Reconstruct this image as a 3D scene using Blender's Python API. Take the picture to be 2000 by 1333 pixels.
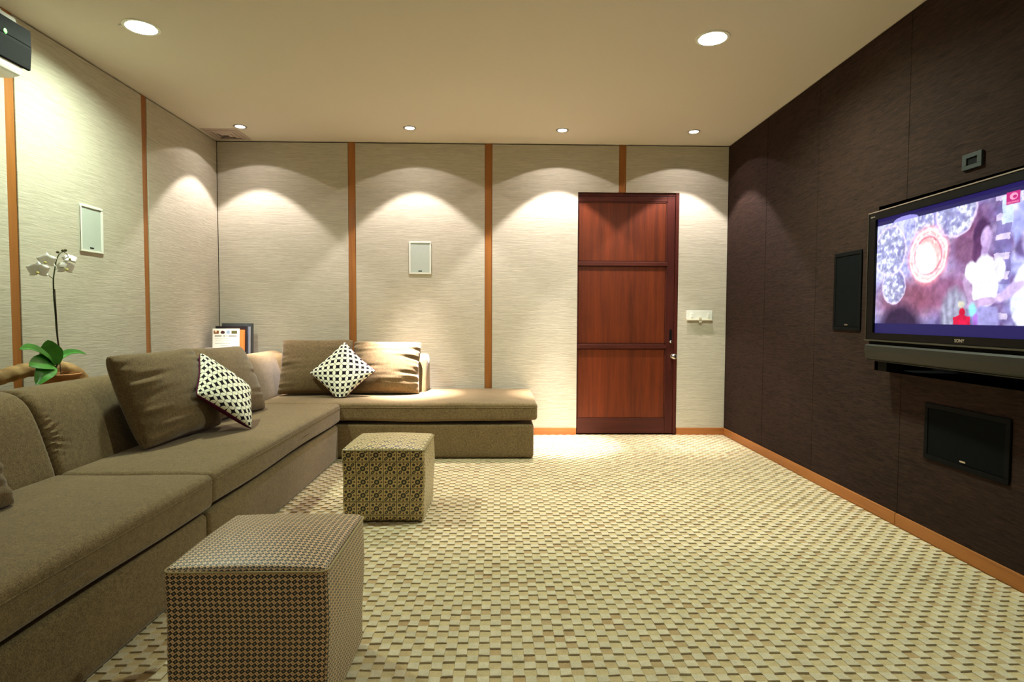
import bpy, bmesh, math, random
import numpy as np
from mathutils import Vector, Matrix
random.seed(7); rng = np.random.RandomState(7)
for o in list(bpy.data.objects): bpy.data.objects.remove(o)
scene = bpy.context.scene; C = scene.collection

# ------------------------------------------------------------------ camera, world, exposure
FPX, YAW, PITCH, ROLL, CAMH = 1130.0, .0225, .0418, .0039, 1.068
cd = bpy.data.cameras.new('camera'); cam = bpy.data.objects.new('camera', cd); C.objects.link(cam)
cd.sensor_fit = 'HORIZONTAL'; cd.sensor_width = 36; cd.lens = 36 * FPX / 2000; cd.clip_start = .02
fw = Vector((math.sin(YAW)*math.cos(PITCH), math.cos(YAW)*math.cos(PITCH), -math.sin(PITCH)))
rt = Vector((math.cos(YAW), -math.sin(YAW), 0)); up_ = rt.cross(fw)
r2 = rt*math.cos(ROLL) + up_*math.sin(ROLL); u2 = -rt*math.sin(ROLL) + up_*math.cos(ROLL)
m = Matrix((r2, u2, -fw)).transposed().to_4x4(); m.translation = (0, 0, CAMH)
cam.matrix_world = m; scene.camera = cam
w = bpy.data.worlds.new('world'); scene.world = w; w.use_nodes = True
w.node_tree.nodes['Background'].inputs[0].default_value = (.9, .85, .7, 1)
w.node_tree.nodes['Background'].inputs[1].default_value = 0.0
vs = scene.view_settings
vs.view_transform = 'Standard'; vs.look = 'None'; vs.gamma = 1; vs.use_curve_mapping = False
vs.exposure = 0.16
HALOGEN_W = [2500, 4300, 2500, 2050]           # the four small ceiling spots, from the corner to the dark wall
HALOGEN_COL = (1.0, .895, .875); REAR_W = 300; BEAM = [.58, .40, 1, 1, 1, 1, 1, 1]; HOT = [.45, 1.0, 1.0, .22, .3, .3, .3, .3]
CFL_W = (38, 56, 6, 6); CFL_COL = (.85, 1.0, .80)

# ------------------------------------------------------------------ room numbers (metres)
XL, XR, YB, YF, ZC = -2.476, 2.049, 5.185, -1.3, 2.6
def S(r, g, b):
    f = lambda c: (c/255/12.92 if c <= 10.3 else ((c/255+.055)/1.055)**2.4)
    return (f(r), f(g), f(b), 1)

# ------------------------------------------------------------------ node helpers
class E:
    """a socket with arithmetic"""
    def __init__(s, nt, k): s.nt, s.k = nt, k
    def _m(s, op, *a):
        n = s.nt.nodes.new('ShaderNodeMath'); n.operation = op
        for i, x in enumerate((s,)+a):
            if isinstance(x, E): s.nt.links.new(x.k, n.inputs[i])
            else: n.inputs[i].default_value = x
        return E(s.nt, n.outputs[0])
    def __add__(s, o): return s._m('ADD', o)
    def __radd__(s, o): return s._m('ADD', o)
    def __sub__(s, o): return s._m('SUBTRACT', o)
    def __rsub__(s, o): return (s*-1)._m('ADD', o)
    def __mul__(s, o): return s._m('MULTIPLY', o)
    def __rmul__(s, o): return s._m('MULTIPLY', o)
    def __truediv__(s, o): return s._m('DIVIDE', o)
    def __lt__(s, o): return s._m('LESS_THAN', o)
    def __gt__(s, o): return s._m('GREATER_THAN', o)
    def abs(s): return s._m('ABSOLUTE')
    def frac(s): return s._m('FRACT')
    def floor(s): return s._m('FLOOR')
    def sqrt(s): return s._m('SQRT')
    def min(s, o): return s._m('MINIMUM', o)
    def max(s, o): return s._m('MAXIMUM', o)
    def clamp(s): return s.max(0.0).min(1.0)
    def sin(s): return s._m('SINE')

class Mat:
    def __init__(s, name, rough=.8, spec=.3, metal=0, sheen=0):
        s.m = bpy.data.materials.new(name); s.m.use_nodes = True; s.nt = s.m.node_tree
        s.b = s.nt.nodes['Principled BSDF']
        s.b.inputs['Roughness'].default_value = rough
        s.b.inputs['Specular IOR Level'].default_value = spec
        s.b.inputs['Metallic'].default_value = metal
        if sheen:
            s.b.inputs['Sheen Weight'].default_value = sheen; s.b.inputs['Sheen Roughness'].default_value = .4
    def coord(s, kind='Object'):
        n = s.nt.nodes.new('ShaderNodeTexCoord'); return n.outputs[kind]
    def xyz(s, sock):
        n = s.nt.nodes.new('ShaderNodeSeparateXYZ'); s.nt.links.new(sock, n.inputs[0])
        return [E(s.nt, o) for o in n.outputs]
    def noise(s, scale=(1, 1, 1), sc=1, detail=3, dist=0, sock=None, rough=.55):
        mp = s.nt.nodes.new('ShaderNodeMapping'); mp.inputs['Scale'].default_value = scale
        s.nt.links.new(sock or s.coord(), mp.inputs[0])
        n = s.nt.nodes.new('ShaderNodeTexNoise'); n.inputs['Scale'].default_value = sc
        n.inputs['Detail'].default_value = detail; n.inputs['Distortion'].default_value = dist
        n.inputs['Roughness'].default_value = rough
        s.nt.links.new(mp.outputs[0], n.inputs['Vector'])
        return E(s.nt, n.outputs['Fac'])
    def mix(s, fac, a, b):
        n = s.nt.nodes.new('ShaderNodeMix'); n.data_type = 'RGBA'
        for k, x in ((0, fac), (6, a), (7, b)):
            if isinstance(x, E): s.nt.links.new(x.k, n.inputs[k])
            else: n.inputs[k].default_value = x
        return E(s.nt, n.outputs[2])
    def color(s, c):
        if isinstance(c, E): s.nt.links.new(c.k, s.b.inputs['Base Color'])
        else: s.b.inputs['Base Color'].default_value = c
        return s
    def bump(s, h, strength=.3, dist=.003):
        n = s.nt.nodes.new('ShaderNodeBump'); n.inputs['Strength'].default_value = strength
        n.inputs['Distance'].default_value = dist
        s.nt.links.new(h.k, n.inputs['Height']); s.nt.links.new(n.outputs[0], s.b.inputs['Normal']); return s
    def emit(s, c, st):
        if isinstance(c, E): s.nt.links.new(c.k, s.b.inputs['Emission Color'])
        else: s.b.inputs['Emission Color'].default_value = c
        s.b.inputs['Emission Strength'].default_value = st; return s
    def attr(s, name='Col'):
        n = s.nt.nodes.new('ShaderNodeAttribute'); n.attribute_name = name; return E(s.nt, n.outputs['Color'])

def plain(name, col, rough=.6, spec=.3, metal=0, nz=.06):
    M = Mat(name, rough, spec, metal)
    n = M.noise(sc=35, detail=3)
    dark = tuple(c*(1-nz*2) for c in col[:3])+(1,)
    M.color(M.mix(n, dark, col)); return M.m

def wall_fabric(name, c_lo, c_hi, sx=6, sz=95, bump=.6, sheen=0):
    M = Mat(name, .92, .12, sheen=sheen)
    a = M.noise((sx, sx, sz), 1, 3, 1.2); b = M.noise((sx*3, sx*3, sz*3.4), 1, 2, .3); big = M.noise((1.2, 1.2, 1.6), 1, 2)
    v = (a*.6+b*.28+big*.12-.5)*2.0+.5
    M.color(M.mix(v.clamp(), c_lo, c_hi)); M.bump(a*.7+b*.3, bump, .004); return M.m

def wood(name, c_lo, c_hi, axis='Z', rough=.45, spec=.4, sc=1.0):
    M = Mat(name, rough, spec)
    sc3 = {'Z': (28, 28, 1.3), 'X': (1.3, 28, 28), 'Y': (28, 1.3, 28)}[axis]
    a = M.noise(tuple(q*sc for q in sc3), 1, 5, .8); b = M.noise(tuple(q*5*sc for q in sc3), 1, 3); c = M.noise(tuple(q*.25 for q in sc3), 1, 2)
    v = ((a*.5+b*.2+c*.3)-.5)*2.1+.5
    M.color(M.mix(v.clamp(), c_lo, c_hi)); M.bump(b, .06, .001); return M.m

def sofa_fabric(name, c_lo, c_hi):
    M = Mat(name, .9, .15, sheen=.25)
    a = M.noise((300, 300, 300), 1, 2); b = M.noise((9, 9, 9), 1, 3); c = M.noise((60, 60, 60), 1, 2)
    v = ((a*.7+c*.2+b*.1)-.5)*3.4+.5
    M.color(M.mix(v.clamp(), c_lo, c_hi)); M.bump(a*.6+c*.4, .25, .002); return M.m

M_ = {}
M_['cream'] = wall_fabric('cream_wall_fabric', S(166, 159, 140), S(210, 204, 186))
M_['dark_fabric'] = wall_fabric('dark_brown_wall_fabric', S(20, 13, 10), S(62, 44, 36), sx=9, sz=85, bump=.9)
M_['shadow_gap'] = plain('shadow_toned_backing', S(30, 20, 14), .9, .1)  # dark brown stands in for the shade in the panel gaps
M_['ceiling'] = plain('cream_ceiling_paint', S(216, 208, 192), .9, .1, nz=.01)
M_['trimwood'] = wood('orange_teak_trim', S(126, 74, 28), S(176, 114, 50))
M_['baseX'] = wood('orange_teak_base_x', S(140, 82, 34), S(182, 116, 58), 'X')
M_['baseY'] = wood('orange_teak_base_y', S(140, 82, 34), S(182, 116, 58), 'Y')
M_['doorpanel'] = wood('mahogany_panel', S(50, 18, 6), S(118, 50, 19), rough=.45, spec=.25)
M_['doorframe'] = wood('dark_mahogany_frame', S(44, 14, 10), S(82, 32, 22), rough=.45, spec=.22)
M_['doorrail'] = wood('dark_mahogany_rail', S(50, 18, 12), S(88, 38, 26), 'X', rough=.45, spec=.22)
M_['sofa'] = sofa_fabric('olive_brown_upholstery', S(83, 67, 45), S(139, 118, 82))
M_['cushion'] = sofa_fabric('brown_cushion_cloth', S(78, 63, 43), S(130, 109, 77))
M_['black'] = plain('black_plastic', S(12, 12, 12), .7, .08)
M_['black_matt'] = plain('matt_black', S(10, 9, 9), .9, .1)
M_['grille'] = plain('black_speaker_grille', S(15, 17, 18), .9, .05)
M_['white'] = plain('white_plastic', S(232, 234, 222), .45, .4, nz=.01)
M_['spkgrille'] = plain('pale_grey_speaker_grille', S(186, 196, 186), .8, .2, nz=.03)
M_['silver'] = plain('tv_edge', S(120, 116, 100), .35, .4, .7); M_['silver'] = plain('silver_metal', S(190, 186, 176), .3, .5, 1)
M_['steel'] = plain('brushed_steel', S(205, 200, 190), .25, .5, 1)
M_['tvsilver'] = plain('grey_green_silver', S(48, 48, 41), .5, .3, .4)
M_['tvblack'] = plain('gloss_black_bezel', S(8, 8, 8), .4, .12)
M_['purple'] = plain('purple_cushion_back', S(84, 22, 52), .85, .2)
M_['acwhite'] = plain('white_enamel', S(225, 228, 222), .3, .5, nz=.01)
M_['ventpaint'] = plain('vent_paint', S(186, 170, 158), .6, .3, nz=.02)
M_['rattan'] = None

# ------------------------------------------------------------------ mesh helpers
class MB:
    def __init__(s): s.v, s.f, s.uv = [], [], []
    def add(s, vs, fs):
        o = len(s.v); s.v += [tuple(p) for p in vs]; s.f += [tuple(i+o for i in q) for q in fs]; return s
    def box(s, x0, x1, y0, y1, z0, z1):
        return s.add([(x, y, z) for z in (z0, z1) for y in (y0, y1) for x in (x0, x1)],
                     [(0, 2, 3, 1), (4, 5, 7, 6), (0, 1, 5, 4), (2, 6, 7, 3), (0, 4, 6, 2), (1, 3, 7, 5)])
    def tube(s, path, rad, n=10, caps=True):
        P = [Vector(p) for p in path]; R = rad if hasattr(rad, '__len__') else [rad]*len(P)
        vs = []; prev = None
        for i, p in enumerate(P):
            t = (P[min(i+1, len(P)-1)]-P[max(i-1, 0)]).normalized()
            a = prev if prev is not None else (Vector((0, 0, 1)) if abs(t.z) < .9 else Vector((1, 0, 0)))
            a = (a - t*a.dot(t)).normalized(); b = t.cross(a); prev = a
            vs += [p+(a*math.cos(q)+b*math.sin(q))*R[i] for q in [2*math.pi*k/n for k in range(n)]]
        fs = [(i*n+k, i*n+(k+1) % n, (i+1)*n+(k+1) % n, (i+1)*n+k) for i in range(len(P)-1) for k in range(n)]
        if caps: fs += [tuple(range(n))[::-1], tuple((len(P)-1)*n+k for k in range(n))]
        return s.add(vs, fs)
    def lathe(s, prof, n=24, c=(0, 0, 0), cap=True):
        vs = [(c[0]+r*math.cos(2*math.pi*k/n), c[1]+r*math.sin(2*math.pi*k/n), c[2]+z) for r, z in prof for k in range(n)]
        fs = [(i*n+k, i*n+(k+1) % n, (i+1)*n+(k+1) % n, (i+1)*n+k) for i in range(len(prof)-1) for k in range(n)]
        if cap: fs += [tuple(range(n))[::-1], tuple((len(prof)-1)*n+k for k in range(n))]
        return s.add(vs, fs)
    def grid(s, fn, nu, nv, wrapu=False):
        vs = [fn(i/nu, j/nv) for j in range(nv+1) for i in range(nu+1)]
        return s.add(vs, [(j*(nu+1)+i, j*(nu+1)+i+1, (j+1)*(nu+1)+i+1, (j+1)*(nu+1)+i) for j in range(nv) for i in range(nu)])
    def build(s, name, mat, parent=None, smooth=False, bevel=0, seg=2, merge=True, fix=True):
        me = bpy.data.meshes.new(name); me.from_pydata(s.v, [], s.f)
        bm = bmesh.new(); bm.from_mesh(me)
        if merge: bmesh.ops.remove_doubles(bm, verts=bm.verts, dist=1e-6)
        if bevel:
            ed = [e for e in bm.edges if len(e.link_faces) == 2 and e.calc_face_angle(0) > .6]
            bmesh.ops.bevel(bm, geom=ed, offset=bevel, segments=seg, profile=.5, affect='EDGES')
        if fix: bmesh.ops.recalc_face_normals(bm, faces=bm.faces)
        if smooth:
            for f in bm.faces: f.smooth = True
        bm.to_mesh(me); bm.free()
        if smooth and hasattr(me, 'set_sharp_from_angle'): me.set_sharp_from_angle(angle=math.radians(50))
        me.materials.append(mat)
        o = bpy.data.objects.new(name, me); C.objects.link(o)
        if parent: o.parent = parent; o.matrix_parent_inverse = parent.matrix_world.inverted()
        return o
def tag(o, label, cat, group=None):
    o['label'] = label; o['category'] = cat
    if group: o['group'] = group
    return o
def structure(o, label=None, cat=None):
    o['kind'] = 'structure'
    if label: o['label'] = label
    if cat: o['category'] = cat
    return o
def empty(name, loc):
    o = bpy.data.objects.new(name, None); C.objects.link(o); o.location = loc; o.empty_display_size = .05
    o.matrix_world = Matrix.Translation(loc); return o
def box(name, mat, parent, x0, x1, y0, y1, z0, z1, bevel=0, seg=2, smooth=False):
    return MB().box(x0, x1, y0, y1, z0, z1).build(name, mat, parent, smooth=smooth, bevel=bevel, seg=seg)
def rect_minus(r, h):
    a0, a1, b0, b1 = r; c0, c1, d0, d1 = h
    c0, c1, d0, d1 = max(a0, c0), min(a1, c1), max(b0, d0), min(b1, d1)
    if c0 >= c1 or d0 >= d1: return [r]
    out = []
    if c0 > a0: out.append((a0, c0, b0, b1))
    if c1 < a1: out.append((c1, a1, b0, b1))
    if d0 > b0: out.append((c0, c1, b0, d0))
    if d1 < b1: out.append((c0, c1, d1, b1))
    return out
def text_mesh(name, body, size, mat, parent, mw, extrude=.0006):
    cu = bpy.data.curves.new(name, 'FONT'); cu.body = body; cu.size = size; cu.extrude = extrude; cu.resolution_u = 3
    t = bpy.data.objects.new(name+'_curve', cu); C.objects.link(t); bpy.context.view_layer.update()
    me = bpy.data.meshes.new_from_object(t.evaluated_get(bpy.context.evaluated_depsgraph_get()))
    bpy.data.objects.remove(t); me.name = name; me.materials.clear(); me.materials.append(mat)
    o = bpy.data.objects.new(name, me); C.objects.link(o)
    if parent: o.parent = parent; o.matrix_parent_inverse = parent.matrix_world.inverted()
    o.matrix_world = mw; return o
def rounded_box(dx, dy, dz, r, n=10, uvrot=False, shape=None):
    """rounded box round the origin (z from 0), dense grid, uv in metres; returns (mesh data, uv)"""
    hx, hy, hz = dx/2, dy/2, dz/2
    def knots(h):
        a = list(np.linspace(-h, -h+r, 5)) + list(np.linspace(-h+r, h-r, n+1))[1:-1] + list(np.linspace(h-r, h, 5)); return a
    vs, fs, uv = [], [], []
    def face(fn, A, B, uvf):
        o = len(vs)
        for b in B:
            for a in A: vs.append(fn(a, b)); uv.append(uvf(a, b))
        w = len(A)
        for j in range(len(B)-1):
            for i in range(w-1): fs.append((o+j*w+i, o+j*w+i+1, o+(j+1)*w+i+1, o+(j+1)*w+i))
    X, Y, Z = knots(hx), knots(hy), knots(hz)
    face(lambda a, b: (a, -hy, b), X, Z, lambda a, b: (a, b+hz))
    face(lambda a, b: (hx, a, b), Y, Z, lambda a, b: (hx+a+hy, b+hz))
    face(lambda a, b: (-a, hy, b), X, Z, lambda a, b: (a, b+hz))
    face(lambda a, b: (-hx, -a, b), Y, Z, lambda a, b: (a, b+hz))
    face(lambda a, b: (a, b, hz), X, Y, (lambda a, b: (b, a)) if uvrot else (lambda a, b: (a, b)))
    face(lambda a, b: (a, -b, -hz), X, Y, lambda a, b: (a, b))
    out = []
    for p in vs:
        p = Vector(p); q = Vector((max(-hx+r, min(hx-r, p.x)), max(-hy+r, min(hy-r, p.y)), max(-hz+r, min(hz-r, p.z))))
        d = p-q
        if d.length > 1e-9: p = q+d.normalized()*r
        p.z += hz
        if shape: p = shape(p)
        out.append(tuple(p))
    return out, fs, uv
def uv_mesh(name, vs, fs, uv, mat, parent=None, smooth=True):
    me = bpy.data.meshes.new(name); me.from_pydata(vs, [], fs)
    l = me.uv_layers.new(name='UVMap')
    for lp in me.loops: l.data[lp.index].uv = uv[lp.vertex_index]
    bm = bmesh.new(); bm.from_mesh(me); bmesh.ops.remove_doubles(bm, verts=bm.verts, dist=1e-5)
    for f in bm.faces: f.smooth = smooth
    bm.to_mesh(me); bm.free(); me.materials.append(mat)
    o = bpy.data.objects.new(name, me); C.objects.link(o)
    if parent: o.parent = parent; o.matrix_parent_inverse = parent.matrix_world.inverted()
    return o
def painted(name, nu, nv, pos, colfn, mat, parent):
    """flat print: grid whose point colours come from colfn(u, v arrays)"""
    u, v = np.meshgrid(np.linspace(0, 1, nu+1), np.linspace(0, 1, nv+1))
    col = colfn(u, v).reshape(-1, 3)
    g = MB().grid(pos, nu, nv)
    me = bpy.data.meshes.new(name); me.from_pydata(g.v, [], g.f)
    ca = me.color_attributes.new('Col', 'FLOAT_COLOR', 'POINT')
    ca.data.foreach_set('color', np.concatenate([col, np.ones((len(col), 1))], 1).astype(np.float32).ravel())
    me.materials.append(mat); o = bpy.data.objects.new(name, me); C.objects.link(o)
    if parent: o.parent = parent; o.matrix_parent_inverse = parent.matrix_world.inverted()
    return o

# ------------------------------------------------------------------ floor with block-weave carpet
carpet_floor = structure(box('floor', plain('carpet_backing', S(150, 122, 80), .95, .05), None, XL-.1, XR+.1, YF-.1, YB+.1, -.06, 0), 'beige carpeted floor of the room', 'floor')
def carpet():
    s = .0355; vs, fs, cols = [], [], []
    nx = int((XR-XL)/s); ny = int((YB-YF)/s); x0 = XL; y0 = YB-ny*s
    top = np.array(S(202, 190, 164)[:3]); low = np.array(S(198, 179, 138)[:3]); brn = np.array(S(176, 148, 108)[:3])
    for j in range(ny):
        for i in range(nx):
            a, b = x0+i*s, y0+j*s; o = len(vs); jt = rng.uniform(-.0018, .0018, 8)
            if (i+j) % 2 == 0:
                hz, lz = .0064+rng.uniform(-.0008, .0008), .0034
                q = [(a+jt[0], b+jt[1]), (a+s+jt[2], b+jt[3]), (a+s+jt[4], b+s), (a+jt[5], b+s)]
                vs += [(x, y, 0) for x, y in q]
                vs += [(q[0][0]+.001, q[0][1], hz), (q[1][0]-.001, q[1][1], hz), (q[2][0]-.001, q[2][1], lz), (q[3][0]+.001, q[3][1], lz)]
                fs += [(o+4, o+5, o+6, o+7), (o, o+1, o+5, o+4), (o+1, o+2, o+6, o+5), (o+2, o+3, o+7, o+6), (o+3, o, o+4, o+7)]
                c = top*(1+rng.uniform(-.06, .06)); cols += [tuple(c)]*8
            else:
                t = rng.rand()**3
                c = (low*(1-t)+brn*t)*(1+rng.uniform(-.05, .05))
                vs += [(a-.002, b-.001, .0034), (a+s+.002, b-.001, .0034), (a+s+.002, b+s+.002, .0010), (a-.002, b+s+.002, .0010)]
                fs.append((o, o+1, o+2, o+3)); cols += [tuple(c)]*4
    M = Mat('block_weave_carpet', .95, .08)
    n = M.noise((300, 300, 300), 1, 2); n2 = M.noise((25, 25, 25), 1, 2)
    mul = M.nt.nodes.new('ShaderNodeMix'); mul.data_type = 'RGBA'; mul.blend_type = 'MULTIPLY'; mul.inputs[0].default_value = 1
    M.nt.links.new(M.attr().k, mul.inputs[6]); g = M.mix(n*.6+n2*.4, (.5, .48, .44, 1), (1.45, 1.45, 1.45, 1)); M.nt.links.new(g.k, mul.inputs[7])
    M.color(E(M.nt, mul.outputs[2])); M.bump(n, .5, .003)
    me = bpy.data.meshes.new('carpet_weave'); me.from_pydata(vs, [], fs)
    ca = me.color_attributes.new('Col', 'FLOAT_COLOR', 'POINT')
    ca.data.foreach_set('color', np.concatenate([np.array(cols), np.ones((len(cols), 1))], 1).astype(np.float32).ravel())
    me.materials.append(M.m); o = bpy.data.objects.new('carpet_weave', me); C.objects.link(o)
    o.parent = carpet_floor; o['kind'] = 'stuff'; o['label'] = 'raised and sunken beige squares of the woven carpet'
carpet()

# ------------------------------------------------------------------ ceiling with holes for the recessed lamps
CFLS = [(-1.905, 3.185, .078), (1.165, 3.212, .078), (-1.905, .45, .078), (1.165, .45, .078)]  # last pair is unseen, added to brighten the near floor
SPOTS = [(-2.099, 4.797, .043), (-.73, 4.785, .043), (.514, 4.80, .043), (1.60, 4.80, .043),
         (-2.0, -.92, .043), (-.73, -.92, .043), (.514, -.92, .043), (1.60, -.92, .043)]  # unseen row behind the viewer, added for warm bounce on front faces
def ceiling():
    bm = bmesh.new(); ed = []
    def loop(pts):
        v = [bm.verts.new(p) for p in pts]; ed.extend(bm.edges.new((v[i], v[(i+1) % len(v)])) for i in range(len(v)))
    loop([(XL-.1, YF-.1, ZC), (XR+.1, YF-.1, ZC), (XR+.1, YB+.1, ZC), (XL-.1, YB+.1, ZC)])
    for x, y, r in CFLS+SPOTS:
        loop([(x+r*math.cos(-2*math.pi*k/28), y+r*math.sin(-2*math.pi*k/28), ZC) for k in range(28)])
    bmesh.ops.triangle_fill(bm, use_beauty=True, use_dissolve=False, edges=ed)
    g = bmesh.ops.extrude_face_region(bm, geom=bm.faces[:])
    for v in g['geom']:
        if isinstance(v, bmesh.types.BMVert): v.co.z += .02
    bmesh.ops.recalc_face_normals(bm, faces=bm.faces)
    me = bpy.data.meshes.new('ceiling'); bm.to_mesh(me); bm.free(); me.materials.append(M_['ceiling'])
    o = bpy.data.objects.new('ceiling', me); C.objects.link(o); return o
structure(ceiling(), 'flat cream painted ceiling with recessed lamps', 'ceiling')
box('ceiling_void', M_['shadow_gap'], bpy.data.objects['ceiling'], XL-.1, XR+.1, YF-.1, YB+.1, ZC+.2, ZC+.22)

# ------------------------------------------------------------------ walls: backing toned dark for shadow gaps, fabric panels, teak strips
PT = .022        # panel thickness, panel faces stand at XL / XR / YB
DX0, DX1, DZ = .700, 1.609, 2.181
wall_back = MB()
for a0, a1, b0, b1 in rect_minus((XL-.1, XR+.1, 0, ZC), (DX0, DX1, -1, DZ)): wall_back.box(a0, a1, YB+PT, YB+PT+.1, b0, b1)
wall_back = structure(wall_back.build('wall_back', M_['shadow_gap']), 'far wall of cream fabric panels between teak strips', 'wall')
wall_left = structure(box('wall_left', M_['shadow_gap'], None, XL-PT-.1, XL-PT, YF-.1, YB+PT, 0, ZC), 'left wall of cream fabric panels between teak strips', 'wall')
wall_front = structure(box('wall_front', M_['cream'], None, XL-.1, XR+.1, YF-.1, YF, 0, ZC), 'cream fabric wall behind the viewer', 'wall')
NY0, NY1, NZ0, NZ1 = 1.52, 3.105, .785, 1.668          # black niche behind the television
wall_right = MB()
for a0, a1, b0, b1 in rect_minus((YF-.1, YB+PT, 0, ZC), (NY0, NY1, NZ0, NZ1)): wall_right.box(XR+PT, XR+PT+.1, a0, a1, b0, b1)
wall_right = structure(wall_right.build('wall_right', M_['shadow_gap']), 'right wall covered in dark brown woven fabric', 'wall')
ni = MB(); X0 = XR+.004; X1 = XR+.3
ni.box(X1, X1+.02, NY0-.02, NY1+.02, NZ0-.02, NZ1+.02); ni.box(X0, X1, NY0-.02, NY0, NZ0-.02, NZ1+.02); ni.box(X0, X1, NY1, NY1+.02, NZ0-.02, NZ1+.02)
ni.box(X0, X1, NY0, NY1, NZ0-.02, NZ0); ni.box(X0, X1, NY0, NY1, NZ1, NZ1+.02)
ni.build('niche_lining', M_['black_matt'], wall_right)
PZ0, PZ1 = .066, ZC-.009
TW = .066
tx = [-1.336, -.129, 1.063]; ty = [4.117, 2.999, 1.88, .765, -.35]
def panel(parent, rects, axis, mat):
    b = MB()
    for a0, a1, b0, b1 in rects:
        if axis == 'B': b.box(a0, a1, YB, YB+PT, b0, b1)
        if axis == 'L': b.box(XL-PT, XL, a0, a1, b0, b1)
        if axis == 'R': b.box(XR, XR+PT, a0, a1, b0, b1)
    return b.build('fabric_panel', mat, parent, bevel=.003 if len(rects) == 1 else 0)
xs = [XL+.002]+sum([[t, t+TW] for t in tx], [])+[XR-.002]
for k in range(0, len(xs), 2):
    panel(wall_back, rect_minus((xs[k], xs[k+1], PZ0, PZ1), (DX0, DX1, 0, DZ)), 'B', M_['cream'])
ys = [YB-.002]+sum([[t+.062, t] for t in ty], [])+[YF]
for k in range(0, len(ys), 2): panel(wall_left, [(ys[k+1], ys[k], PZ0, PZ1)], 'L', M_['cream'])
ry = [YB-.002, 4.435, 3.714, 2.892, 2.145, 1.40, .655, -.09, -.835, YF]
for k in range(len(ry)-1):
    rs = rect_minus((ry[k+1]+.0015, ry[k]-.0015, PZ0, PZ1+.005), (NY0, NY1, NZ0, NZ1))
    panel(wall_right, rs, 'R', M_['dark_fabric'])
for n, t in enumerate(tx):
    structure(box('trim_%d' % (n+1), M_['trimwood'], None, t+.001, t+TW-.001, YB+.006, YB+PT, PZ0 if n < 2 else DZ, ZC, .002),
              ['teak wall strip left of the white speaker on the far wall', 'teak wall strip rising behind the end of the sofa', 'short teak wall strip above the door'][n], 'trim')
for n, t in enumerate(ty):
    structure(box('trim_%d' % (n+4), M_['trimwood'], None, XL-PT, XL-.006, t+.001, t+.061, PZ0, ZC, .002),
              ['narrow teak strip on the left wall nearest the corner', 'teak strip on the left wall behind the orchid', 'teak strip on the left wall beside the near sofa', 'teak strip on the left wall level with the viewer', 'teak strip on the left wall behind the viewer'][n], 'trim')
structure(box('baseboard_back', M_['baseX'], None, XL, DX0-.002, YB-.010, YB+PT, .001, .066, .003), 'teak skirting board on the far wall left of the door', 'baseboard')
structure(box('baseboard_back_right', M_['baseX'], None, DX1+.002, XR, YB-.010, YB+PT, .001, .066, .003), 'short teak skirting board between the door and the dark wall', 'baseboard')
structure(box('baseboard_left', M_['baseY'], None, XL-PT, XL+.010, YF, YB-.012, .001, .066, .003), 'teak skirting board along the left wall behind the sofa', 'baseboard')
bb = empty('baseboard_right', (XR, 2, 0)); structure(bb, 'teak skirting board along the dark brown wall', 'baseboard')
for a0, a1 in ((2.895, YB-.012), (.4, 2.892), (YF, .397)): box('board', M_['baseY'], bb, XR-.010, XR+PT, a0, a1, .001, .066, .003)

# ------------------------------------------------------------------ door
YD = YB+.018
door = structure(box('door_1', M_['doorframe'], None, DX0+.004, DX1-.030, YD+.012, YD+.05, .012, DZ-.032), 'dark red mahogany door with three panels', 'door')
fr = MB().box(DX1-.030, DX1-.001, YB-.001, YD+.08, .011, DZ-.001).box(DX0+.001, DX1-.001, YB+.012, YD+.08, DZ-.030, DZ-.001)
fr.box(DX0-.0, DX0+.004, YB+.002, YD+.08, .011, DZ-.001).box(DX0-.05, DX1+.05, YD+.075, YD+.09, 0, DZ+.05)
fr.build('door_frame', M_['doorframe'], door, bevel=.002)
SX = 1.507
for z0, z1 in ((1.562, 2.105), (.822, 1.532), (.145, .788)):
    p = box('door_panel', M_['doorpanel'], door, DX0+.016, SX-.010, YD+.004, YD+.014, z0+.010, z1-.010, .003)
    mo = MB()
    for q in ((DX0+.004, SX, z1-.011, z1), (DX0+.004, SX, z0, z0+.010), (SX-.010, SX, z0, z1), (DX0+.004, DX0+.015, z0, z1)):
        mo.box(q[0], q[1], YD, YD+.014, q[2], q[3])
    mo.build('panel_moulding', M_['doorrail'], p)
box('stile', M_['doorframe'], door, SX, DX1-.031, YD-.004, YD+.014, .012, DZ-.033, .002)
box('bottom_rail', M_['doorrail'], door, DX0+.005, SX-.001, YD-.004, YD+.014, .012, .145, .002)
box('top_rail', M_['doorrail'], door, DX0+.005, SX-.001, YD-.004, YD+.014, 2.105, DZ-.033, .002)
for z in (1.547, .805): box('middle_rail', M_['doorrail'], door, DX0+.005, SX+.006, YD-.014, YD+.014, z-.018, z+.017, .003)
kb = MB().lathe([(.020, 0), (.021, .004), (.010, .008), (.009, .022), (.016, .028), (.024, .038), (.026, .048), (.021, .058), (.009, .062)], 20)
kb.v = [(1.572+x, YD-.004-z, .716+y) for x, y, z in kb.v]; k = kb.build('door_knob', M_['steel'], door, smooth=True); k['label'] = 'round steel door knob'
lt = MB().box(1.540, 1.562, YD-.008, YD-.003, .83, .96).build('lock_plate', M_['black'], door, bevel=.002); lt['label'] = 'dark lock plate'
lk = MB().lathe([(.014, 0), (.015, .006), (.011, .014), (.004, .016)], 16); lk.v = [(1.552+x, YD-.008-z, .847+y) for x, y, z in lk.v]
lk.build('lock_button', M_['steel'], lt, smooth=True)

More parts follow.
